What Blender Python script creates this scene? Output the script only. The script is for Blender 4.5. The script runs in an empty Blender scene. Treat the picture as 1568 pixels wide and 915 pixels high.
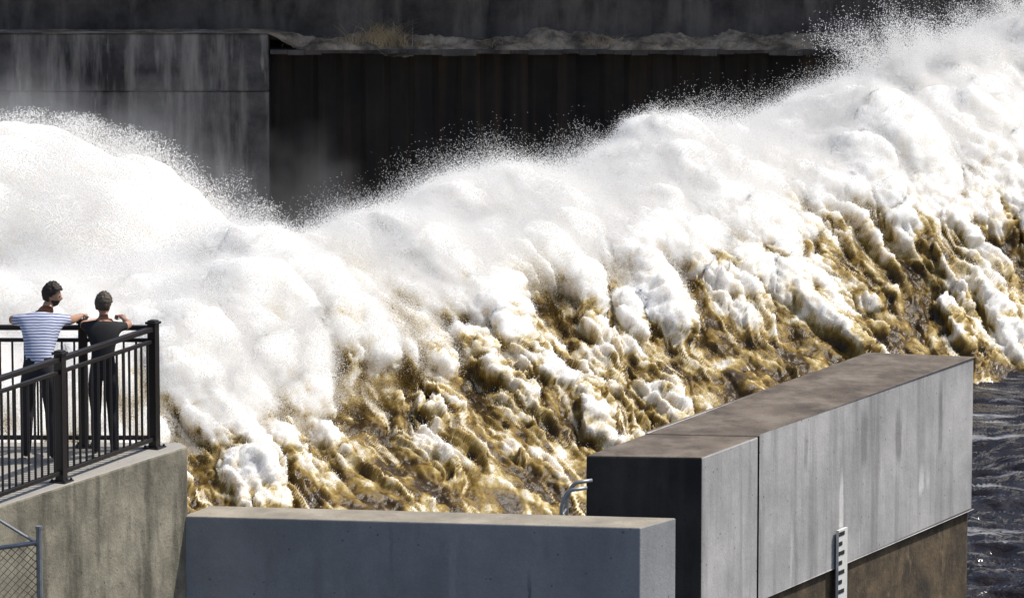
import bpy, bmesh, math, random, time
import numpy as np
from mathutils import Vector, Matrix
random.seed(7); rng=np.random.default_rng(11)
scene=bpy.context.scene
col=scene.collection
# ------------------------------------------------------------------ helpers
def mat(name):
    m=bpy.data.materials.new(name); m.use_nodes=True
    nt=m.node_tree; b=nt.nodes['Principled BSDF']
    return m,nt,b
def L(nt,a,b): nt.links.new(a,b)
def coords(nt,scale=(1,1,1),rot=(0,0,0)):
    t=nt.nodes.new('ShaderNodeTexCoord'); mp=nt.nodes.new('ShaderNodeMapping')
    mp.inputs['Scale'].default_value=scale; mp.inputs['Rotation'].default_value=rot
    L(nt,t.outputs['Object'],mp.inputs['Vector']); return mp.outputs['Vector']
def noise(nt,vec,scale,detail=6,rough=.6):
    n=nt.nodes.new('ShaderNodeTexNoise'); n.inputs['Scale'].default_value=scale
    n.inputs['Detail'].default_value=detail; n.inputs['Roughness'].default_value=rough
    L(nt,vec,n.inputs['Vector']); return n.outputs['Fac']
def ramp(nt,fac,stops):
    r=nt.nodes.new('ShaderNodeValToRGB'); e=r.color_ramp.elements
    while len(e)<len(stops): e.new(.5)
    for i,(p,c) in enumerate(stops):
        e[i].position=p; e[i].color=(c[0],c[1],c[2],1) if hasattr(c,'__len__') else (c,c,c,1)
    L(nt,fac,r.inputs['Fac']); return r.outputs['Color']
def mixc(nt,fac,a,b,mode='MIX'):
    m=nt.nodes.new('ShaderNodeMix'); m.data_type='RGBA'; m.blend_type=mode
    if hasattr(fac,'links'): L(nt,fac,m.inputs[0])
    else: m.inputs[0].default_value=fac
    for s,i in ((a,6),(b,7)):
        if hasattr(s,'links'): L(nt,s,m.inputs[i])
        else: m.inputs[i].default_value=(s[0],s[1],s[2],1)
    return m.outputs[2]
def math_(nt,op,a,b=None,c=None,clamp=False):
    m=nt.nodes.new('ShaderNodeMath'); m.operation=op; m.use_clamp=clamp
    for i,s in enumerate((a,b,c)):
        if s is None: continue
        if hasattr(s,'links'): L(nt,s,m.inputs[i])
        else: m.inputs[i].default_value=s
    return m.outputs[0]
def bump(nt,b,h,strength=.4,dist=.02):
    n=nt.nodes.new('ShaderNodeBump'); n.inputs['Strength'].default_value=strength; n.inputs['Distance'].default_value=dist
    L(nt,h,n.inputs['Height']); L(nt,n.outputs[0],b.inputs['Normal'])

def concrete(name,light,dark,streak_col,streak=.5,blotch=1.3,sstr=(7,7,.5),pits=True,stain=None,bs=.35,marks=None):
    m,nt,b=mat(name)
    v=coords(nt); vs=coords(nt,sstr)
    c=mixc(nt,ramp(nt,noise(nt,v,blotch,8,.65),[(.36,0),(.64,1)]),dark,light)
    s=ramp(nt,noise(nt,vs,1.0,6,.6),[(.48,0),(.66,1)])
    s2=math_(nt,'MULTIPLY',s,streak)
    c=mixc(nt,s2,c,streak_col)
    if stain:
        s=ramp(nt,noise(nt,coords(nt,tuple(q*1.7 for q in sstr)),1.0,7,.7),[(.58,0),(.70,1)])
        s=math_(nt,'MULTIPLY',s,ramp(nt,noise(nt,v,.8,3),[(.42,0),(.6,1)]))
        c=mixc(nt,math_(nt,'MULTIPLY',s,.75),c,stain)
    if marks:   # lime run-off and rust at given distances along the face
        o_,d_,lst=marks
        t=nt.nodes.new('ShaderNodeTexCoord'); sp=nt.nodes.new('ShaderNodeSeparateXYZ'); L(nt,t.outputs['Object'],sp.inputs[0])
        sc_=math_(nt,'ADD',math_(nt,'MULTIPLY',math_(nt,'SUBTRACT',sp.outputs[0],o_[0]),d_[0]),math_(nt,'MULTIPLY',math_(nt,'SUBTRACT',sp.outputs[1],o_[1]),d_[1]))
        sc_=math_(nt,'ADD',sc_,math_(nt,'MULTIPLY',math_(nt,'SUBTRACT',noise(nt,coords(nt,(6,6,1.5)),1.5,4),.5),.12))
        for (s0,za,zb,w_,st_,cc) in lst:
            f1=math_(nt,'SUBTRACT',1.0,math_(nt,'DIVIDE',math_(nt,'ABSOLUTE',math_(nt,'SUBTRACT',sc_,s0)),w_),clamp=True)
            f2=math_(nt,'MULTIPLY',math_(nt,'SUBTRACT',sp.outputs[2],za),9,clamp=True)
            f3=math_(nt,'MULTIPLY',math_(nt,'SUBTRACT',zb,sp.outputs[2]),4,clamp=True)
            f=math_(nt,'MULTIPLY',math_(nt,'MULTIPLY',math_(nt,'MULTIPLY',f1,2.0,clamp=True),math_(nt,'MULTIPLY',f2,f3)),st_)
            c=mixc(nt,f,c,cc)
    f=noise(nt,v,40,4,.7)
    c=mixc(nt,.35,c,ramp(nt,f,[(.3,.55),(.7,1.0)]),'MULTIPLY')
    if pits:
        p=nt.nodes.new('ShaderNodeTexVoronoi'); p.inputs['Scale'].default_value=7; L(nt,v,p.inputs['Vector'])
        pm=ramp(nt,p.outputs['Distance'],[(.06,.35),(.1,1)])
        c=mixc(nt,.7,c,pm,'MULTIPLY')
    L(nt,c,b.inputs['Base Color']); b.inputs['Roughness'].default_value=.9
    h=math_(nt,'ADD',noise(nt,v,6,8,.7),math_(nt,'MULTIPLY',f,.3))
    bump(nt,b,h,bs,.02)
    return m
def plain(name,c,rough=.6,metal=0,var=.3,scale=12):
    m,nt,b=mat(name); v=coords(nt)
    d=tuple(x*(1-var) for x in c)
    L(nt,mixc(nt,ramp(nt,noise(nt,v,scale,5),[(.35,0),(.65,1)]),d,c),b.inputs['Base Color'])
    b.inputs['Roughness'].default_value=rough; b.inputs['Metallic'].default_value=metal
    return m

class MB:
    def __init__(s): s.v=[];s.f=[];s.m=[]
    def add(s,vs,fs,mi=0):
        o=len(s.v); s.v+= [tuple(v) for v in vs]; s.f+=[tuple(i+o for i in f) for f in fs]; s.m+=[mi]*len(fs)
    def box(s,c,size,rz=0,mi=0,axes=None):
        hx,hy,hz=[a/2 for a in size]; M=Matrix.Rotation(rz,3,'Z') if axes is None else axes
        vs=[Vector(c)+M@Vector((x,y,z)) for x in(-hx,hx) for y in(-hy,hy) for z in(-hz,hz)]
        s.add(vs,[(0,1,3,2),(4,6,7,5),(0,4,5,1),(2,3,7,6),(0,2,6,4),(1,5,7,3)],mi)
    def beam(s,a,b,w,h,mi=0):
        a=Vector(a);b=Vector(b);d=(b-a); l=d.length; x=d.normalized(); y=Vector((0,0,1)).cross(x)
        y=y.normalized() if y.length>1e-4 else Vector((0,1,0)); z=x.cross(y)
        s.box((a+b)/2,(l,w,h),mi=mi,axes=Matrix((x,y,z)).transposed())
    def prism(s,pts,z0,z1,side=0,top=0):
        n=len(pts); vs=[(p[0],p[1],z0) for p in pts]+[(p[0],p[1],z1) for p in pts]
        s.add(vs,[(i,(i+1)%n,(i+1)%n+n,i+n) for i in range(n)]+[tuple(range(n-1,-1,-1))],side)
        o=len(s.v)-2*n; s.f.append(tuple(o+n+i for i in range(n))); s.m.append(top)
    def tube(s,pts,r,mi=0,seg=8):
        pts=[Vector(p) for p in pts]; n=len(pts); vs=[];fs=[]
        up=Vector((0.13,0.21,1)).normalized()
        for i,p in enumerate(pts):
            t=(pts[min(i+1,n-1)]-pts[max(i-1,0)]).normalized()
            a=t.cross(up); 
            if a.length<.05: a=t.cross(Vector((1,0,0)))
            a.normalize(); b=t.cross(a)
            for k in range(seg):
                an=2*math.pi*k/seg; vs.append(p+a*math.cos(an)*r+b*math.sin(an)*r)
        for i in range(n-1):
            for k in range(seg):
                fs.append((i*seg+k,i*seg+(k+1)%seg,(i+1)*seg+(k+1)%seg,(i+1)*seg+k))
        fs.append(tuple(range(seg-1,-1,-1))); fs.append(tuple((n-1)*seg+k for k in range(seg)))
        s.add(vs,fs,mi)
    def obj(s,name,mats,parent=None,bevel=0,smooth=False,loc=(0,0,0)):
        me=bpy.data.meshes.new(name); me.from_pydata(s.v,[],s.f)
        for m in mats: me.materials.append(m)
        me.polygons.foreach_set('material_index',s.m)
        bm=bmesh.new(); bm.from_mesh(me); bmesh.ops.recalc_face_normals(bm,faces=bm.faces); bm.to_mesh(me); bm.free()
        if smooth: me.polygons.foreach_set('use_smooth',[True]*len(me.polygons))
        me.update()
        o=bpy.data.objects.new(name,me); col.objects.link(o); o.location=loc
        if parent: o.parent=parent
        if bevel:
            bv=o.modifiers.new('bevel','BEVEL'); bv.width=bevel; bv.segments=2; bv.limit_method='ANGLE'
        return o
def empty(name,loc=(0,0,0)):
    e=bpy.data.objects.new(name,None); e.location=loc; col.objects.link(e); return e

# numpy noises
def h3(ix,iy,iz,s):
    h=(ix.astype(np.int64)*374761393+iy.astype(np.int64)*668265263+iz.astype(np.int64)*2147483647+s*1274126177)&0xFFFFFFFF
    h=((h^(h>>13))*1274126177)&0xFFFFFFFF
    h=((h^(h>>16))*2246822519)&0xFFFFFFFF
    h=h^(h>>15)
    return (h&0xFFFFFF)/float(0x1000000)
def vnoise(p,s=0):
    i=np.floor(p); f=p-i; u=f*f*f*(f*(f*6-15)+10); r=0
    for a in(0,1):
        for b in(0,1):
            for c in(0,1):
                w=(u[:,0] if a else 1-u[:,0])*(u[:,1] if b else 1-u[:,1])*(u[:,2] if c else 1-u[:,2])
                r=r+w*h3(i[:,0]+a,i[:,1]+b,i[:,2]+c,s)
    return r
def fbm(p,o=4,s=0,g=.5):
    r=0;a=1;t=0
    for k in range(o):
        r=r+a*vnoise(p*(2.03**k)+k*17.3,s+k); t+=a; a*=g
    return r/t
def worley(p,s=0,k=9.):
    i=np.floor(p); acc=np.zeros(len(p))
    for a in(-1,0,1):
        for b in(-1,0,1):
            for c in(-1,0,1):
                q0=i[:,0]+a;q1=i[:,1]+b;q2=i[:,2]+c
                d=(q0+h3(q0,q1,q2,s)-p[:,0])**2+(q1+h3(q0,q1,q2,s+31)-p[:,1])**2+(q2+h3(q0,q1,q2,s+67)-p[:,2])**2
                acc+=np.exp(-k*np.sqrt(d))
    return np.maximum(-np.log(acc+1e-12)/k,0)
def sstep(a,b,x):
    t=np.clip((x-a)/(b-a),0,1); return t*t*(3-2*t)
def boxblur(a,w):
    for ax in(0,1):
        pad=[(0,0)]*a.ndim; pad[ax]=(w+1,w)
        c=np.cumsum(np.pad(a,pad,mode='edge'),axis=ax)
        n=a.shape[ax]
        a=(np.take(c,np.arange(2*w+1,2*w+1+n),axis=ax)-np.take(c,np.arange(0,n),axis=ax))/(2*w+1)
    return a
def gridnormals(P,w=0):
    if w: P=boxblur(P,w)
    du=np.gradient(P,axis=0); dv=np.gradient(P,axis=1)
    n=np.cross(du,dv); n/=np.linalg.norm(n,axis=2,keepdims=True)+1e-9
    if n[...,2].mean()<0: n=-n
    return n
def gridmesh(name,P,attr,material):
    a,b,_=P.shape
    me=bpy.data.meshes.new(name)
    idx=np.arange(a*b).reshape(a,b)
    f=np.stack([idx[:-1,:-1],idx[1:,:-1],idx[1:,1:],idx[:-1,1:]],-1).reshape(-1,4)
    me.vertices.add(a*b); me.vertices.foreach_set('co',P.reshape(-1).astype(np.float32))
    me.loops.add(f.size); me.loops.foreach_set('vertex_index',f.reshape(-1).astype(np.int32))
    me.polygons.add(len(f)); me.polygons.foreach_set('loop_start',(np.arange(len(f))*4).astype(np.int32))
    me.polygons.foreach_set('use_smooth',np.ones(len(f),bool))
    me.update(calc_edges=True)
    for k,v in attr.items():
        at=me.attributes.new(k,'FLOAT','POINT'); at.data.foreach_set('value',v.reshape(-1).astype(np.float32))
    me.materials.append(material)
    o=bpy.data.objects.new(name,me); col.objects.link(o); return o
def points(name,P,r,foam,material):
    me=bpy.data.meshes.new(name); me.vertices.add(len(P)); me.vertices.foreach_set('co',P.reshape(-1).astype(np.float32))
    for k,v in (('rad',r),('foam',foam)):
        at=me.attributes.new(k,'FLOAT','POINT'); at.data.foreach_set('value',v.astype(np.float32))
    me.update(); o=bpy.data.objects.new(name,me); col.objects.link(o); me.materials.append(material)
    g=bpy.data.node_groups.new(name,'GeometryNodeTree')
    g.interface.new_socket('Geometry',in_out='INPUT',socket_type='NodeSocketGeometry'); g.interface.new_socket('Geometry',in_out='OUTPUT',socket_type='NodeSocketGeometry')
    gi=g.nodes.new('NodeGroupInput'); go=g.nodes.new('NodeGroupOutput')
    mp=g.nodes.new('GeometryNodeMeshToPoints'); na=g.nodes.new('GeometryNodeInputNamedAttribute'); na.data_type='FLOAT'; na.inputs['Name'].default_value='rad'
    sm=g.nodes.new('GeometryNodeSetMaterial'); sm.inputs['Material'].default_value=material
    g.links.new(gi.outputs[0],mp.inputs['Mesh']); g.links.new(na.outputs['Attribute'],mp.inputs['Radius'])
    g.links.new(mp.outputs[0],sm.inputs[0]); g.links.new(sm.outputs[0],go.inputs[0])
    md=o.modifiers.new('pts','NODES'); md.node_group=g
    return o

# ------------------------------------------------------------------ camera, light, world
cam=bpy.data.cameras.new('camera'); co=bpy.data.objects.new('camera',cam); col.objects.link(co)
co.location=(0,0,13.96); co.rotation_euler=(math.radians(80),0,0)
cam.lens=200; cam.sensor_width=36; cam.clip_end=3000; cam.clip_start=1
scene.camera=co
S=Vector((.72,.22,1.05)).normalized()
sun=bpy.data.lights.new('sun','SUN'); sun.energy=4.3; sun.angle=math.radians(.5); sun.color=(1,.96,.89)
so=bpy.data.objects.new('sun',sun); so.rotation_euler=(-S).to_track_quat('-Z','Y').to_euler(); so.location=(20,20,40); col.objects.link(so)
w=bpy.data.worlds.new('World'); scene.world=w; w.use_nodes=True
nt=w.node_tree; sk=nt.nodes.new('ShaderNodeTexSky'); sk.sky_type='NISHITA'; sk.sun_disc=False; sk.dust_density=2.5
sk.sun_elevation=math.asin(S.z); sk.sun_rotation=math.atan2(S.x,S.y)
L(nt,sk.outputs[0],nt.nodes['Background'].inputs[0]); nt.nodes['Background'].inputs[1].default_value=.13
scene.view_settings.view_transform='Standard'; scene.view_settings.look='None'; scene.view_settings.exposure=0

# ------------------------------------------------------------------ whitewater
def near(x): return 61.5+1.223*(x+3.5)
CR=[(0,(.036,.019,.0018)),(.2,(.10,.056,.005)),(.4,(.23,.145,.022)),(.57,(.50,.40,.20)),(.74,(.75,.69,.58)),(1,(.85,.83,.795))]
def foam_mat():
    m,nt,b=mat('whitewater')
    a=nt.nodes.new('ShaderNodeAttribute'); a.attribute_name='foam'
    sf=nt.nodes.new('ShaderNodeAttribute'); sf.attribute_name='soft'
    v=coords(nt)
    fac=math_(nt,'ADD',a.outputs['Fac'],math_(nt,'MULTIPLY',math_(nt,'SUBTRACT',noise(nt,v,10,6,.7),.5),.55),clamp=True)
    c=ramp(nt,fac,CR)
    L(nt,c,b.inputs['Base Color'])
    L(nt,ramp(nt,fac,[(.2,.2),(.5,.9)]),b.inputs['Roughness'])
    b.inputs['Specular IOR Level'].default_value=.3
    b.inputs['Subsurface Radius'].default_value=(1,.9,.75)
    L(nt,math_(nt,'ADD',math_(nt,'MULTIPLY',sf.outputs['Fac'],.5),.08),b.inputs['Subsurface Scale'])
    L(nt,ramp(nt,fac,[(.25,.0),(.6,1)]),b.inputs['Subsurface Weight'])
    bump(nt,b,noise(nt,coords(nt,(1,1,1)),14,6,.75),.45,.03)
    return m
FM=foam_mat()
SPM,nt,b=mat('spray'); a=nt.nodes.new('ShaderNodeAttribute'); a.attribute_name='foam'
L(nt,ramp(nt,a.outputs['Fac'],CR[:-1]+[(1,(.96,.95,.93))]),b.inputs['Base Color']); b.inputs['Roughness'].default_value=.8; b.inputs['Specular IOR Level'].default_value=.2

xs=np.linspace(-10.5,9.8,1150)
ts=np.concatenate([np.linspace(-1.2,10.6,620),np.linspace(10.65,17,50)])
X,T=np.meshgrid(xs,ts,indexing='ij'); Y=near(X)+T
zr=np.interp(X,[-10.5,-6.3,-4.1,-2.8,-1.05,.85,2.0,3.3,4.4,5.8,7.4,10],[1.9,2.0,1.85,1.95,2.12,2.12,2.25,2.3,2.5,2.8,2.85,3.1])
tau=np.clip(T/8,0,1)
z=zr*(1-(1-tau)**1.3)
z=np.where(T<0,T*.45,z)
z=np.where(T>8,zr-.2*(T-8)**2,z)
z=np.maximum(z,-3.6)
flow=np.array([-.5,.866]); side=np.array([.866,.5])
A=X*flow[0]+Y*flow[1]; B=X*side[0]+Y*side[1]
def fl(*a): return np.stack([q.reshape(-1) for q in a],1)
wA=(fbm(fl(A,B,A*0)*.6+3,3,900).reshape(X.shape)-.5)*1.6; wB=(fbm(fl(A,B,A*0)*.6+33,3,910).reshape(X.shape)-.5)*1.3
Pf=fl(A+wA,B+wB,np.zeros_like(A))
st1=fbm(Pf*np.array([.28,.95,1]),4,3).reshape(X.shape)
st2=fbm(Pf*np.array([.8,3.0,1])+9,5,23,.6).reshape(X.shape)
clump=fbm(Pf*np.array([.9,1.5,1])+40,5,41,.6).reshape(X.shape)
z=z+(st1-.5)*.7*sstep(-.5,1.5,T)+(st2-.5)*.30*sstep(-.5,1,T)+(clump-.5)*.45*sstep(0,2,T)
foam=sstep(.5,7.2,T+(st1-.5)*8.0+(clump-.5)*9.0)
foam=foam+ (st2-.5)*2.0*(1-sstep(4,7.5,T))
foam=foam+.08*sstep(2,4,T)+.12*sstep(-3.2,-4.6,X)-.06*sstep(-1.0,-2.2,X)*sstep(-4.4,-3.2,X)
foam=np.clip(foam,0,1)
P=np.stack([X,Y,z],-1)
TL=T+2.0*sstep(.5,-3.0,X)*sstep(.5,3.0,T)      # the left of the slope is wrapped in spray further down
lowz=1-sstep(2.5,6.,T)
amp=.5+.5*sstep(.1,.5,foam)
b_all=[]
fd3=np.array([flow[0],flow[1],0]); 
for R,am,sd,wb in((.85,.42,1,7),(.40,.20,2,9),(.19,.10,3,5),(.09,.045,4,3)):
    Nn=gridnormals(P,wb)
    Pq=P.reshape(-1,3); al=Pq@fd3
    q=(Pq-np.outer(al,fd3)*.38)/R
    warp=np.stack([vnoise(q*1.1+5,sd+5),vnoise(q*1.1+25,sd+6),vnoise(q*1.1+45,sd+7)],1)-.5
    bb=np.clip(1.05-worley(q+warp*1.1,sd*7)**2*1.2,0,1).reshape(X.shape)
    soft=1-(.65 if R<.2 else .2)*sstep(3.5,6.5,TL)
    if R>.8: soft=(1-.88*lowz)*(1-.3*sstep(5,7.5,T))
    elif R>.3: soft=soft*(1-.4*lowz)
    var=.25+1.5*vnoise(q*.4+3,sd+90).reshape(X.shape)
    P=P+Nn*(bb*am*amp*soft*var)[...,None]
    b_all.append(bb)
hf=fbm(P.reshape(-1,3)*9,4,55,.65).reshape(X.shape)
P=P+gridnormals(P,3)*((hf-.5)*.12*amp*(1-.6*sstep(3.5,6.5,TL)))[...,None]
rip=fbm(Pf*np.array([2.2,7,1])+70,4,77).reshape(X.shape)
P[...,2]+=(rip-.5)*.14*(1-amp)
low=1-sstep(4.,8,T)
mf=fbm(P.reshape(-1,3)*3.0,4,155,.55).reshape(X.shape)
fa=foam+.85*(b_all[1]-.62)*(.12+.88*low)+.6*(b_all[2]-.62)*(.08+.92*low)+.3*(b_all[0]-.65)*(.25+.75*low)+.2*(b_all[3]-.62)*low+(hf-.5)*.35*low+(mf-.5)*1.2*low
fa=fa+.24*sstep(3.5,7,T)-.04*low
fleck=fbm(Pf*np.array([1.2,7,1])+170,5,177,.65).reshape(X.shape)
fa=np.maximum(fa,sstep(.59,.68,fleck)*.7)
fa=np.clip(fa,0,1)
gridmesh('whitewater',P,{'foam':fa,'soft':sstep(2.5,6,TL)},FM)

# body of the second plume behind, at the far left
xs2=np.linspace(-15,-2.6,320); ys2=np.linspace(75,89,280)
X2,Y2=np.meshgrid(xs2,ys2,indexing='ij')
r=np.sqrt(((X2+8.6)/5.7)**2+((Y2-81.8)/5.2)**2)
z2=-4.2+5.5*np.sqrt(np.clip(1-r**2.4,0,1))
P2=np.stack([X2,Y2,z2],-1)
for R,am,sd in((1.3,.6,11),(.55,.26,12),(.25,.08,13)):
    q=P2.reshape(-1,3)/R
    bb=np.clip(1.05-worley(q,sd*7)**2*1.2,0,1).reshape(X2.shape)
    P2=P2+gridnormals(P2,4)*(bb*am*sstep(1.05,.9,r))[...,None]
gridmesh('whitewater_plume',P2,{'foam':np.ones_like(X2),'soft':np.ones_like(X2)},FM)

# ---- spray: droplets suspended over the foam
Nn=gridnormals(P,4)
nI,nJ=P.shape[:2]
wisp=fbm(P.reshape(-1,3)*1.1+7,4,611).reshape(X.shape)
def spray(n,jlo,jhi,cond,scale,rlo,rhi,jit=.4,cap=1.9):
    i=rng.integers(0,nI,n); j=rng.integers(jlo,jhi,n)
    k=cond(i,j); i=i[k];j=j[k]; n=len(i)
    e=rng.exponential(1,n); e=np.where(e>cap,rng.uniform(0,cap,n),e)
    h=e*scale(i,j)
    q=P[i,j]+Nn[i,j]*h[:,None]+np.clip(rng.normal(0,1,(n,3)),-1.8,1.8)*(h*jit)[:,None]
    return q,rng.uniform(rlo,rhi,n)*(1-.25*e/cap),np.clip(fa[i,j]+rng.normal(.15,.1,n),0,1)
parts=[]
tj=int(np.searchsorted(ts,1.6)); te=int(np.searchsorted(ts,9.3))
parts.append(spray(4300000,tj,te,lambda i,j: rng.uniform(0,1,len(i))<.06+.94*sstep(3.3,6.5,TL[i,j]),lambda i,j:.02+(.04+.18*sstep(.40,.68,wisp[i,j]))*sstep(3,7,TL[i,j]),.0022,.0052,.5))
parts.append(spray(320000,50,tj+160,lambda i,j:fa[i,j]>.5,lambda i,j:.010+.05*sstep(.5,.7,wisp[i,j]),.0025,.0055))
jt=[];jr=[]
for j in range(560):
    x=rng.choice([rng.uniform(4.6,9.5),rng.uniform(4.9,9.5),rng.uniform(-1.0,9)])
    big=1.0 if x>4.9 else .22
    t=rng.uniform(6.5,8.6); ii=int(np.clip((x+10.5)/20.3*(nI-1),0,nI-1)); jj=int(np.searchsorted(ts,t))
    zb=P[ii,jj,2]; h=min(rng.exponential(.28),.9)*big; d=rng.normal(-.2,.35,2)
    m=int(rng.uniform(250,1700)*(.25+.75*big)*(.4+h)); u=rng.uniform(0,1,m)**1.35; sp=.03+.09*u*(.3+h)
    g3=rng.normal(0,1,(m,3))*sp[:,None]
    jt.append(np.stack([x+d[0]*u*h*1.3+g3[:,0],near(x)+t+d[1]*u*h+g3[:,1],zb-.08+h*(1.7*u-.7*u*u)+g3[:,2]],1)); jr.append(rng.uniform(.002,.0062,m))
jt=np.concatenate(jt); jr=np.concatenate(jr); parts.append((jt,jr,np.full(len(jt),1.)))
def cloud(n,c,rad,seed,rlo,rhi,thr,vox=.11):
    c=np.array(c);rad=np.array(rad)
    ax=[np.arange(-r_,r_,vox) for r_ in rad]
    G=np.stack(np.meshgrid(*ax,indexing='ij'),-1).reshape(-1,3)
    G=G[np.linalg.norm(G/rad,axis=1)<1]
    s=1-np.linalg.norm(G/rad,axis=1); W=G+c
    wr=(np.stack([vnoise(W*1.2+5,seed+50),vnoise(W*1.2+9,seed+51),vnoise(W*1.2+2,seed+52)],1)-.5)*.6
    den=s*2.2+(fbm(W*.6,3,seed+9)-.5)*1.3
    for R,a_ in((1.2,.9),(.5,.5)): den+=a_*(.55-worley((W+wr)/R,seed+int(R*10),7))
    den=sstep(thr,thr+.5,den)*(.35+.65*sstep(0,.5,den)); k=den>.001; G=W[k];den=den[k]
    idx=rng.choice(len(G),n,p=den/den.sum())
    return G[idx]+rng.uniform(-.5,.5,(n,3))*vox,rng.uniform(rlo,rhi,n),np.full(n,1.)
parts.append(cloud(3500000,(-7.5,80.8,-.75),(5.2,4.2,3.2),700,.003,.0060,.16))
Q=np.concatenate([p_[0] for p_ in parts]); R_=np.concatenate([p_[1] for p_ in parts]); Fo=np.concatenate([p_[2] for p_ in parts])
points('spray_droplets',Q,R_,Fo,SPM)

# mist volume
def volmat(name,build):
    m=bpy.data.materials.new(name); m.use_nodes=True; nt=m.node_tree
    nt.nodes.remove(nt.nodes['Principled BSDF']); out=nt.nodes['Material Output']
    vs=nt.nodes.new('ShaderNodeVolumeScatter'); vs.inputs['Color'].default_value=(.99,.99,.99,1); vs.inputs['Anisotropy'].default_value=0
    t=nt.nodes.new('ShaderNodeTexCoord'); L(nt,build(nt,t.outputs['Object']),vs.inputs['Density'])
    L(nt,vs.outputs[0],out.inputs['Volume']); return m
def b1(nt,o):
    sx=nt.nodes.new('ShaderNodeVectorMath'); sx.operation='DIVIDE'; sx.inputs[1].default_value=(6.6,6.5,4.2); L(nt,o,sx.inputs[0])
    ln=nt.nodes.new('ShaderNodeVectorMath'); ln.operation='LENGTH'; L(nt,sx.outputs[0],ln.inputs[0])
    nz=noise(nt,o,.6,3,.6)
    q=math_(nt,'ADD',math_(nt,'SUBTRACT',1.0,ln.outputs['Value']),math_(nt,'MULTIPLY',math_(nt,'SUBTRACT',nz,.5),1.1))
    return math_(nt,'MULTIPLY',math_(nt,'MULTIPLY',q,1.4,clamp=True),.25)
mb=MB(); mb.box((0,0,0.9),(14,13,5.8))
mb.obj('mist_cloud',[volmat('mist_cloud',b1)],loc=(-8.4,83.5,-1.3))

# ------------------------------------------------------------------ calm water and ground
m,nt,b=mat('lake_water')
b.inputs['Roughness'].default_value=.12; b.inputs['Specular IOR Level'].default_value=.28
fo=ramp(nt,noise(nt,coords(nt,(.40,2.2,1),(0,0,-.15)),1.5,9,.72),[(.555,0),(.63,1)])
L(nt,mixc(nt,math_(nt,'MULTIPLY',fo,.6),(.012,.009,.010),(.45,.45,.46)),b.inputs['Base Color'])
bump(nt,b,noise(nt,coords(nt,(1,1.6,1)),5,4,.55),.8,.05)
LM=m
mb=MB(); mb.add([(-60,-60,-.25),(60,-60,-.25),(28,near(28)+.15,-.25),(-60,near(-60)+.15,-.25)],[(0,1,2,3)]); mb.obj('water',[LM])
lx=np.linspace(2.5,13,460); lt=np.linspace(0,1,460); LX,LT_=np.meshgrid(lx,lt,indexing='ij'); LY=50+(near(LX)+.25-50)*LT_
lq=fl(LX,LY,LX*0)
l1=1-np.abs(fbm(lq*np.array([.9,1.9,1]),4,808,.5).reshape(LX.shape)-.5)*3.2
lz=l1*.15*sstep(78,60,LY)+.06*l1+(fbm(lq*np.array([.35,.5,1])+9,2,818).reshape(LX.shape)-.5)*.16-.09
gridmesh('rippled_water',np.stack([LX,LY,lz],-1),{},LM)
GM=plain('gravel_ground',(.14,.12,.09),.95,0,.5,.8)
mb=MB(); mb.add([(-900,-900,-4.6),(900,-900,-4.6),(900,900,-4.6),(-900,900,-4.6)],[(0,1,2,3)]); mb.obj('ground',[GM])

# ------------------------------------------------------------------ far retaining wall
WL=concrete('old_wall_concrete',(.18,.165,.155),(.038,.034,.034),(.36,.33,.30),.85,.9,(2.6,2.6,.35),False,(.5,.46,.42))
WU=concrete('upper_wall_concrete',(.10,.086,.078),(.016,.014,.013),(.17,.15,.13),.65,.8,(2.2,2.2,.4),False,(.012,.012,.012))
LD=concrete('ledge_dirt',(.40,.33,.24),(.085,.066,.048),(.03,.025,.02),.75,2.5,(2,2,2),False)
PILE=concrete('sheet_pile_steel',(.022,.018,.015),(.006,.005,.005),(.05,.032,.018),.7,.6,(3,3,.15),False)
wall=empty('retaining_wall')
mb=MB()
mb.prism([(-16,98.5),(-4.25,98.5),(-4.25,99.12),(-16,99.12)],.27,1.28)
mb.prism([(-16,98.53),(-4.25,98.53),(-4.25,99.12),(-16,99.12)],-4.6,.262)
mb.obj('lower_panel',[WL],wall,.03)
def rough_sheet(name,x0,x1,z0,z1,y,nx,nz,amp,mt):
    xx=np.linspace(x0,x1,nx); zz=np.linspace(z0,z1,nz); XX,ZZ=np.meshgrid(xx,zz,indexing='ij')
    q=np.stack([XX.reshape(-1)*.9,ZZ.reshape(-1)*.9,np.zeros(XX.size)],1)
    YY=y+(fbm(q,5,201).reshape(XX.shape)-.5)*amp+(ZZ-z0)*.05
    o=gridmesh(name,np.stack([XX,YY,ZZ],-1),{},mt); o.parent=wall; return o
rough_sheet('upper_face',-40,45,1.1,13,99.1,700,120,.25,WU)
mb=MB(); mb.box((2.5,101.3,4),(85,3,17.2)); mb.obj('core',[WU],wall)
xx=np.linspace(-16,14,1200); vv=np.linspace(0,1,20); XX,VV=np.meshgrid(xx,vv,indexing='ij')
right=sstep(-4.3,-3.6,XX)
q=np.stack([XX.reshape(-1)*1.5,VV.reshape(-1)*1.2,np.zeros(XX.size)],1)
nz=fbm(q,6,301,.65).reshape(XX.shape)
zt=(1.285*(1-right)+1.0*right)+VV*(.0*(1-right)+.20*right)+(nz-.5)*.36*(.15+right)
zt[:,0]=np.minimum(zt[:,0],1.0*right[:,0]+1.29*(1-right[:,0]))
YY=98.48+VV*.66
o=gridmesh('ledge',np.stack([XX,YY,zt],-1),{},LD); o.parent=wall
lip=MB()
for i in range(60):
    x=-4.22+i*.3; h=.06+.05*random.random()
    lip.box((x+.15,98.55+random.uniform(-.015,.015),1.0-h/2),(.298,.14,h))
lip.obj('ledge_lip',[WU],wall,.012)
pl=MB(); prof=[];x=-4.24
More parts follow.
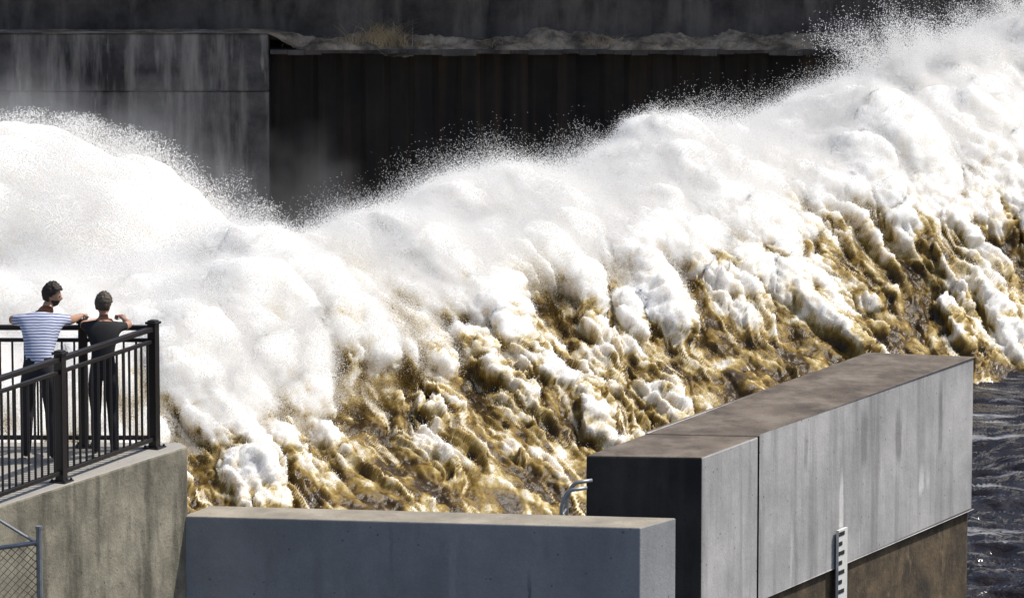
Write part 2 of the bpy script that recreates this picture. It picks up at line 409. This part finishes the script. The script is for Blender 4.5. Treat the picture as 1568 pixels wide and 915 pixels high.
while x<16:
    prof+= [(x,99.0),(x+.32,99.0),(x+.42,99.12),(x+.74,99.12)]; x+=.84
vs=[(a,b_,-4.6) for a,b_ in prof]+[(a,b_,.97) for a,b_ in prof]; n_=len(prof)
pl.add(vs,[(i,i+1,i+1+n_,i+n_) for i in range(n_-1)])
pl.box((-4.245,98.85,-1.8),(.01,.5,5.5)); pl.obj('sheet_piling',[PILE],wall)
GR=plain('dry_grass',(.50,.38,.22),.8,0,.5,3)
g=MB()
def tuft(x,nb,hh):
    for k in range(nb):
        bx=x+random.gauss(0,.2); by=98.72+random.uniform(-.12,.25); bz=1.03
        a=random.uniform(-1.2,1.2)+.3; h=hh*random.uniform(.3,1.1)
        pts=[];
        for s_ in(0,.35,.7,1):
            pts.append((bx+math.sin(a)*h*s_*s_*.9,by-.1*s_,bz+h*(s_-.35*s_*s_)))
        w_=.005
        vs=[]
        for i,p_ in enumerate(pts):
            ww=w_*(1-i/3.2); vs+=[(p_[0]-ww,p_[1],p_[2]),(p_[0]+ww,p_[1],p_[2])]
        g.add(vs,[(0,1,3,2),(2,3,5,4),(4,5,7,6)])
for x,nb,hh in((-3.1,50,.3),(-2.75,70,.4),(-2.35,170,.72),(-2.15,110,.55),(-1.7,40,.25),(-.5,30,.22),(.2,40,.3),(1.6,60,.35),(2.3,50,.3),(3.2,35,.25),(4.4,40,.3),(-3.6,30,.2)):
    tuft(x,nb,hh)
g.obj('dry_grass',[GR])
HB=plain('reflection_backdrop_dark',(.05,.055,.03),.95,0,.6,.3)
mb=MB(); mb.add([(-300,102.9,12.4),(300,102.9,12.4),(300,160,34),(-300,160,34),(300,300,36),(-300,300,36)],[(0,1,2,3),(3,2,4,5)]); mb.obj('reflection_backdrop',[HB])  # unseen dark slope added behind the wall to darken the calm water's reflections

# ------------------------------------------------------------------ foreground walls
A_=Vector((1.847,54.16)); B_=Vector((.718,54.25)); C_=Vector((4.902,59.45)); D_=Vector((3.805,59.68))
face=(C_-A_).normalized(); fn=Vector((face.y,-face.x))
wht=(.75,.74,.72); drk=(.10,.095,.095)
CB=concrete('pier_concrete',(.54,.53,.52),(.36,.355,.355),(.21,.205,.205),.65,1.0,(5,5,.35),True,(.70,.69,.68),.35,
   (A_,face,[(3.0,1.5,2.25,.05,.8,wht),(4.86,1.55,1.95,.05,.75,wht),(5.02,1.6,1.9,.04,.6,wht),(4.3,2.0,2.7,.07,.5,drk),(3.5,2.1,2.85,.09,.45,drk),(5.3,1.9,2.8,.06,.45,drk),(2.2,2.3,2.85,.05,.4,drk),(1.9,1.2,1.9,.04,.35,wht)]))
CT=concrete('pier_top_weathered',(.19,.15,.115),(.075,.058,.045),(.30,.26,.21),.45,1.8,(3,3,3),True,None,.6)
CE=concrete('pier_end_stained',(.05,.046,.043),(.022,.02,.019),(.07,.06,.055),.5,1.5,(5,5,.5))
CS=concrete('old_stone_base',(.16,.115,.065),(.045,.033,.02),(.03,.025,.02),.75,2.8,(3,3,1.5),True,(.24,.18,.11),.9)
pier=empty('concrete_pier')
def lp(a,b,t): return a+(b-a)*t
def pier_part(t0,t1,z0,z1,name,mats,off=0,endmat=True):
    a=lp(A_,C_,t0);c=lp(A_,C_,t1);b=lp(B_,D_,t0);d=lp(B_,D_,t1)
    nrm=Vector((.866,-.5))*off
    a=a+nrm;c=c+nrm
    m_=MB(); vs=[(a.x,a.y,z0),(c.x,c.y,z0),(d.x,d.y,z0),(b.x,b.y,z0),(a.x,a.y,z1),(c.x,c.y,z1),(d.x,d.y,z1),(b.x,b.y,z1)]
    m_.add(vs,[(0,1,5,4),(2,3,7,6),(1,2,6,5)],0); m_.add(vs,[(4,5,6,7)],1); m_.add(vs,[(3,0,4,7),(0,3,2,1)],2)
    bm_=m_.obj(name,mats,pier)
    bm=bmesh.new(); bm.from_mesh(bm_.data); bmesh.ops.remove_doubles(bm,verts=bm.verts,dist=1e-4); bm.to_mesh(bm_.data); bm.free()
    bv=bm_.modifiers.new('b','BEVEL'); bv.width=.018; bv.segments=2
    return bm_
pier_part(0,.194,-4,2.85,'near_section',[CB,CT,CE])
pier_part(.1965,1,1.2,2.853,'main_section',[CB,CT,CE],.012)
pier_part(.1965,1,-4,1.197,'stone_base',[CS,CS,CE],-.03)
GW=plain('gauge_white',(.75,.75,.72),.5,0,.12,20); GK=plain('gauge_black',(.02,.02,.02),.5)
gp=lp(A_,C_,.482)+fn*.05; ang=math.atan2(face.y,face.x)
gauge=MB()
gauge.box((gp.x,gp.y,.4),(.2,.03,2.38),ang,0)
gauge.box((gp.x-fn.x*.03,gp.y-fn.y*.03,.4),(.06,.04,2.3),ang,1)
k=0; zz=1.55
while zz>-.7:
    ln_=.12 if k%2==0 else .07
    c=gp+fn*.0175-face*(.1-ln_/2-.004)
    gauge.box((c.x,c.y,zz),(ln_,.006,.04),ang,1); zz-=.10;k+=1
gauge.obj('staff_gauge',[GW,GK])
LW=concrete('new_concrete_grey',(.38,.385,.40),(.28,.285,.295),(.40,.405,.42),.4,1.0,(3,3,.4),True,(.20,.20,.21),.35,
   ((-3.14,52.95),(.993,-.121),[(3.32,1.6,2.12,.02,.6,(.08,.07,.065)),(1.3,1.5,2.4,.05,.25,(.2,.2,.21)),(2.6,1.5,2.5,.04,.2,(.6,.6,.6))]))
LT=concrete('new_concrete_top',(.42,.37,.29),(.26,.23,.18),(.18,.16,.13),.4,2.0,(3,3,3))
lw=MB(); lw.prism([(-3.14,52.95),(1.206,52.42),(1.557,52.86),(-2.9,53.42)],-4,2.53,0,1)
lw.obj('low_concrete_wall',[LW,LT],None,.012)
PW=concrete('platform_concrete',(.37,.34,.255),(.17,.155,.115),(.085,.078,.06),.85,2.2,(4,4,.8),True,(.42,.39,.31),.8)
PT=concrete('platform_deck',(.42,.40,.36),(.32,.3,.27),(.25,.23,.2),.3,1.5,(3,3,3))
pf=MB(); pf.prism([(-3.084,52.98),(-3.16,53.16),(-12,53.3),(-12,40),(-9.95,40.85)],-4,3.2,0,1)
pf.obj('viewing_platform',[PW,PT],None,.02)

# ------------------------------------------------------------------ railing
RM,nt,b=mat('railing_paint'); b.inputs['Roughness'].default_value=.35
L(nt,mixc(nt,noise(nt,coords(nt),20,4),(.012,.010,.010),(.03,.024,.022)),b.inputs['Base Color'])
rail=MB(); z0=3.2
def run(p,q,posts,first=True):
    p=Vector(p);q=Vector(q);d=q-p;l=d.length;dn=d.normalized();ang=math.atan2(dn.y,dn.x)
    for hz,w_,h_ in((1.15,.06,.045),(1.03,.035,.035),(.09,.04,.04)):
        rail.beam((p.x,p.y,z0+hz),(q.x,q.y,z0+hz),w_,h_)
    nb=int(l/.115)
    for i in range(1,nb):
        c=p+d*(i/nb); rail.box((c.x,c.y,z0+.56),(.02,.02,.93),ang)
    for t in posts:
        c=p+dn*t
        rail.box((c.x,c.y,z0+.6),(.085,.085,1.2),ang)
        rail.box((c.x,c.y,z0+1.205),(.115,.115,.022),ang); rail.box((c.x,c.y,z0+1.222),(.08,.08,.014),ang)
        rail.box((c.x,c.y,z0+.007),(.17,.17,.014),ang)
        for sx in(-.065,.065):
            for sy in(-.065,.065):
                o_=Matrix.Rotation(ang,2)@Vector((sx,sy)); rail.box((c.x+o_.x,c.y+o_.y,z0+.022),(.02,.02,.02),ang)
cp=(-3.391,52.90)
fd=Vector((-.757,-1.56)).normalized()
q=Vector(cp)+fd*6.96
run(cp,(q.x,q.y),[0,1.74,3.48,5.22,6.96])
run((-3.44,52.94),(-8.6,53.0),[.62+.0,2.36,4.1])
rail.obj('metal_railing',[RM],None,.004)

# ------------------------------------------------------------------ chain link fence
GV=plain('galvanised_steel',(.36,.38,.40),.45,.6,.25,15)
CL=plain('chain_link_wire',(.20,.19,.17),.5,.5,.3,15)
fe=MB()
fx0,fx1=-4.20,-5.6; fy=49.38
fe.tube([(fx0,fy,-.5),(fx0,fy,3.19)],.028,0); fe.tube([(fx0,fy,3.19),(fx0,fy,3.21)],.034,0)
fe.tube([(fx0,fy,3.06),(fx1,fy-.15,2.90)],.021,0)
fe.tube([(fx0-.03,fy,3.06),(fx0-.35,fy-.03,3.27),(fx1,fy-.15,4.05)],.014,0)
stp=.052; H0=-.3;H1=3.04;Wd=1.38
nL=int((Wd+(H1-H0))/stp/1.0)
for sg in(1,-1):
    for i in range(-nL,nL*2):
        c=H0+i*stp*1.35
        lo,hi=(H0-c)*sg,(H1-c)*sg
        a=max(0,min(lo,hi)); b_=min(Wd,max(lo,hi))
        if b_-a<.02: continue
        fe.tube([(fx0-a,fy-.107*a+.004*sg,c+sg*a-a*.11),(fx0-b_,fy-.107*b_+.004*sg,c+sg*b_-b_*.11)],.0032,1,4)
fe.obj('chain_link_fence',[GV,CL],None,0,False)

# ------------------------------------------------------------------ ladder grab rail by the pier
lr=MB()
for dx,dy in((0,0),(.055,.35)):
    pts=[(.47+dx,53.55+dy,1.6),(.475+dx,53.55+dy,2.40)]
    for k in range(8):
        a=math.pi/2*k/7; pts.append((.475+dx+.13*(1-math.cos(a)),53.55+dy,2.44+.22*math.sin(a)))
    pts.append((.72+dx,53.58+dy,2.67)); 
    lr.tube(pts,.019,0,10)
for zz in(1.8,2.1,2.4): lr.tube([(.475,53.55,zz),(.53,53.9,zz)],.012,0,8)
lr.obj('grab_rail',[GV],None,0,True)

# ------------------------------------------------------------------ people
SK=plain('skin',(.48,.27,.18),.5,0,.12,10); HR=plain('dark_hair',(.035,.022,.015),.7,0,.5,60)
HR2=plain('brown_hair',(.10,.075,.055),.7,0,.5,60)
BK=plain('black_cloth',(.014,.014,.016),.85,0,.3,30); DN=plain('dark_trousers',(.02,.021,.028),.9,0,.3,25)
SH=plain('shoes',(.03,.028,.026),.6); EYE=plain('eye',(.03,.02,.015),.2)
m,nt,b=mat('striped_shirt'); t=nt.nodes.new('ShaderNodeTexCoord'); s=nt.nodes.new('ShaderNodeSeparateXYZ'); L(nt,t.outputs['Object'],s.inputs[0])
wob=noise(nt,t.outputs['Object'],5,3)
zz=math_(nt,'ADD',math_(nt,'ADD',s.outputs['Z'],math_(nt,'MULTIPLY',s.outputs['Y'],.25)),math_(nt,'MULTIPLY',wob,.03))
fr=math_(nt,'FRACT',math_(nt,'MULTIPLY',zz,33))
L(nt,mixc(nt,ramp(nt,fr,[(.55,0),(.65,1)]),(.60,.63,.74),(.10,.13,.28)),b.inputs['Base Color']); b.inputs['Roughness'].default_value=.9
ST=m
MATS=[SK,ST,DN,SH,BK]
def skin_mesh(J,E,root,sub=2):
    names=list(J); me=bpy.data.meshes.new('t'); me.from_pydata([J[n][0] for n in names],[(names.index(e[0]),names.index(e[1])) for e in E],[])
    ob=bpy.data.objects.new('t',me); col.objects.link(ob)
    md=ob.modifiers.new('s','SKIN'); md.use_smooth_shade=True; md.branch_smoothing=.6
    sv=me.skin_vertices[0].data
    for i,n in enumerate(names):
        r=J[n][1]; sv[i].radius=r if hasattr(r,'__len__') else (r,r); sv[i].use_root=(n==root)
    ss=ob.modifiers.new('u','SUBSURF'); ss.levels=sub; ss.render_levels=sub
    dg=bpy.context.evaluated_depsgraph_get(); dg.update()
    r=bpy.data.meshes.new_from_object(ob.evaluated_get(dg)); bpy.data.objects.remove(ob); return r
def person(name,loc,J,E,fingers,head,sc,shape):
    root=empty(name,loc); root.scale=(sc,sc,sc)
    me=skin_mesh(J,E,'pelvis')
    for m_ in MATS: me.materials.append(m_)
    segs=[(np.array(J[a][0]),np.array(J[b][0]),mi) for a,b,mi in E]
    for p_ in me.polygons:
        c=np.array(p_.center); best=9;bm_=0
        for a,b_,mi in segs:
            d=b_-a; t_=np.clip(np.dot(c-a,d)/np.dot(d,d),0,1); q_=np.linalg.norm(c-a-d*t_)
            if q_<best: best=q_;bm_=mi
        p_.material_index=bm_; p_.use_smooth=True
    o=bpy.data.objects.new('body',me); col.objects.link(o); o.parent=root
    fb=MB()
    for (pos,fwd,side,down) in fingers:
        pos=Vector(pos);fwd=Vector(fwd).normalized();side=Vector(side).normalized();down=Vector(down).normalized()
        for i,(l_,off) in enumerate(((.066,-.030),(.076,-.010),(.072,.010),(.058,.029))):
            p0=pos+side*off+fwd*.01; p1=p0+fwd*.04; p2=p1+fwd*l_*.4+down*l_*.12; p3=p2+fwd*l_*.22+down*l_*.35; p4=p3+down*l_*.3-fwd*.002
            fb.tube([p0,p1,p2,p3,p4],.0085,0,8)
        th=pos-side*.028; fb.tube([th-fwd*.01,th-side*.022+fwd*.015+down*.008,th-side*.028+fwd*.04+down*.018,th-side*.024+fwd*.055+down*.026],.0095,0,8)
    fb.obj('fingers',[SK],root,0,True)
    hc,yaw,pitch,hairm,beard=head
    h=MB(); seg,rg=36,28
    def hp(th,ph,inf=0):
        d=Vector((math.sin(ph)*math.sin(th),math.sin(ph)*math.cos(th),math.cos(ph)))
        x,y,z=d.x*.074,d.y*.094,d.z*.118
        if d.z<0:
            x*=1-.28*(-d.z)**1.3
            if d.y<0: y*=1-.40*(-d.z)
            else: y=y*(1-.02)+.012*(-d.z)
        f=max(0,d.y)
        y+=.026*math.exp(-((d.x/.13)**2+((d.z+.16)/.15)**2))*f
        y+=.006*math.exp(-((d.x/.5)**2+((d.z-.16)/.10)**2))*f
        y-=.009*math.exp(-(((abs(d.x)-.36)/.14)**2+((d.z-.02)/.10)**2))*f
        y+=.006*math.exp(-((d.x/.25)**2+((d.z+.47)/.07)**2))*f
        y+=.008*math.exp(-((d.x/.3)**2+((d.z+.82)/.15)**2))*f
        v=Vector((x,y,z)); return v+d*inf, d
    vs=[]
    for j in range(rg+1):
        for i in range(seg): vs.append(hp(2*math.pi*i/seg,math.pi*j/rg,.0)[0])
    for j in range(rg):
        for i in range(seg):
            _,d=hp(2*math.pi*(i+.5)/seg,math.pi*(j+.5)/rg)
            bd=beard and d.y>-.05 and d.z<-.34 and not(abs(d.x)<.2 and -.56<d.z<-.42) and not (d.z>-.40 and abs(d.x)<.3)
            h.f.append((j*seg+i,j*seg+(i+1)%seg,(j+1)*seg+(i+1)%seg,(j+1)*seg+i)); h.m.append(1 if bd else 0)
    h.v=[tuple(v) for v in vs]
    for sx in(-1,1):
        for (c,r_,mi) in(((sx*.074,-.008,-.002),(.012,.020,.032),0),((sx*.028,.080,.003),(.012,.012,.010),2)):
            vv=[];ff=[]
            for j in range(9):
                for i in range(12):
                    a=2*math.pi*i/12;p_=math.pi*j/8; vv.append((c[0]+r_[0]*math.sin(p_)*math.cos(a),c[1]+r_[1]*math.sin(p_)*math.sin(a),c[2]+r_[2]*math.cos(p_)))
            for j in range(8):
                for i in range(12): ff.append((j*12+i,j*12+(i+1)%12,(j+1)*12+(i+1)%12,(j+1)*12+i))
            h.add(vv,ff,mi)
    ho=h.obj('head',[SK,hairm,EYE],root,0,True)
    hh=MB(); sg,rr=64,44; vs=[]
    for j in range(rr+1):
        for i in range(sg):
            v_,d=hp(2*math.pi*i/sg,math.pi*j/rr)
            q_=np.array([[d.x*7,d.y*7,d.z*7]]); nn=float(fbm(q_,3,500)[0])
            inf=.005+(.010+.016*max(0,d.z))*(shape) *(.4+nn*1.2)
            vs.append(tuple(hp(2*math.pi*i/sg,math.pi*j/rr,inf)[0]))
    hh.v=vs
    for j in range(rr):
        for i in range(sg):
            _,d=hp(2*math.pi*(i+.5)/sg,math.pi*(j+.5)/rr)
            lim=.50 if d.y>.55 else (.10+ .6*(d.y-.1) if d.y>.1 else (-.02 if d.y>-.15 else -.42))
            if d.z>lim:
                hh.f.append((j*sg+i,j*sg+(i+1)%sg,(j+1)*sg+(i+1)%sg,(j+1)*sg+i)); hh.m.append(0)
    hro=hh.obj('hair',[hairm],root,0,True)
    for q_ in(ho,hro):
        q_.location=hc; q_.rotation_euler=(pitch,0,yaw); q_.scale=(.93,.93,.93)
def man():
    J={'pelvis':((-.01,-.08,.95),(.155,.12)),'belly':((0,-.01,1.08),(.16,.13)),'chest':((.02,.11,1.26),(.185,.14)),
       'neckb':((.05,.22,1.41),.065),'neck':((.075,.26,1.475),.054),'skull':((.09,.29,1.55),.05),
       'shL':((-.15,.17,1.38),.075),'shR':((.19,.17,1.38),.075),
       'uaL':((-.235,.27,1.345),.062),'elL':((-.29,.39,1.325),.046),'wrL':((-.17,.57,1.325),.030),'haL':((-.13,.63,1.325),(.036,.018)),
       'uaR':((.255,.27,1.345),.060),'elR':((.30,.39,1.325),.046),'wrR':((.36,.58,1.325),.030),'haR':((.37,.64,1.325),(.036,.018)),
       'hipL':((-.10,-.08,.90),.105),'hipR':((.09,-.08,.90),.105),'knL':((-.12,.03,.50),.068),'knR':((.12,-.05,.50),.068),
       'caL':((-.125,-.01,.36),.065),'caR':((.125,-.09,.36),.065),
       'anL':((-.13,-.02,.09),.046),'anR':((.13,-.14,.09),.046),'toL':((-.15,.13,.04),(.045,.035)),'toR':((.16,.01,.04),(.045,.035))}
    E=[('pelvis','belly',1),('belly','chest',1),('chest','neckb',1),('neckb','neck',0),('neck','skull',0),('chest','shL',1),('chest','shR',1),
       ('shL','uaL',1),('uaL','elL',0),('elL','wrL',0),('wrL','haL',0),('shR','uaR',1),('uaR','elR',0),('elR','wrR',0),('wrR','haR',0),
       ('pelvis','hipL',2),('pelvis','hipR',2),('hipL','knL',2),('hipR','knR',2),('knL','caL',2),('knR','caR',2),('caL','anL',2),('caR','anR',2),('anL','toL',3),('anR','toR',3)]
    F=[((-.12,.645,1.325),(.5,.8,0),(.8,-.5,0),(0,0,-1)),((.37,.655,1.325),(.3,.9,0),(-.9,.3,0),(0,0,-1))]
    person('man',(-4.43,52.34,3.2),J,E,F,((.115,.295,1.585),math.radians(-92),math.radians(-6),HR,True),.955,1.2)
def woman():
    J={'pelvis':((0,-.04,.93),(.15,.12)),'belly':((0,-.01,1.07),(.13,.11)),'chest':((.0,.06,1.25),(.155,.125)),
       'neckb':((.0,.13,1.40),.058),'neck':((.0,.15,1.47),.046),'skull':((.0,.17,1.54),.05),
       'shL':((-.155,.10,1.375),.066),'shR':((.155,.10,1.375),.066),
       'uaL':((-.20,.18,1.34),.052),'elL':((-.22,.29,1.345),.039),'wrL':((-.08,.45,1.355),.026),'haL':((-.03,.50,1.36),(.033,.017)),
       'uaR':((.21,.17,1.34),.052),'elR':((.26,.28,1.345),.040),'wrR':((.19,.46,1.365),.027),'haR':((.17,.51,1.39),(.033,.017)),
       'hipL':((-.09,-.04,.88),.10),'hipR':((.09,-.04,.88),.10),'knL':((-.08,.02,.48),.06),'knR':((.09,.04,.48),.06),
       'caL':((-.085,-.03,.34),.055),'caR':((.095,0,.34),.055),
       'anL':((-.09,-.04,.08),.038),'anR':((.10,-.0,.08),.038),'toL':((-.11,.09,.035),(.04,.03)),'toR':((.13,.13,.035),(.04,.03))}
    E=[('pelvis','belly',4),('belly','chest',4),('chest','neckb',4),('neckb','neck',0),('neck','skull',0),('chest','shL',4),('chest','shR',4),
       ('shL','uaL',4),('uaL','elL',0),('elL','wrL',0),('wrL','haL',0),('shR','uaR',4),('uaR','elR',0),('elR','wrR',0),('wrR','haR',0),
       ('pelvis','hipL',2),('pelvis','hipR',2),('hipL','knL',2),('hipR','knR',2),('knL','caL',2),('knR','caR',2),('caL','anL',2),('caR','anR',2),('anL','toL',3),('anR','toR',3)]
    F=[((-.02,.51,1.36),(.8,.6,0),(.6,-.8,0),(0,0,-1)),((.16,.52,1.39),(-.5,.8,0),(-.8,-.5,0),(0,0,-1))]
    person('woman',(-3.84,52.50,3.2),J,E,F,((.0,.175,1.565),math.radians(-28),math.radians(-8),HR2,False),.905,1.3)
man(); woman()
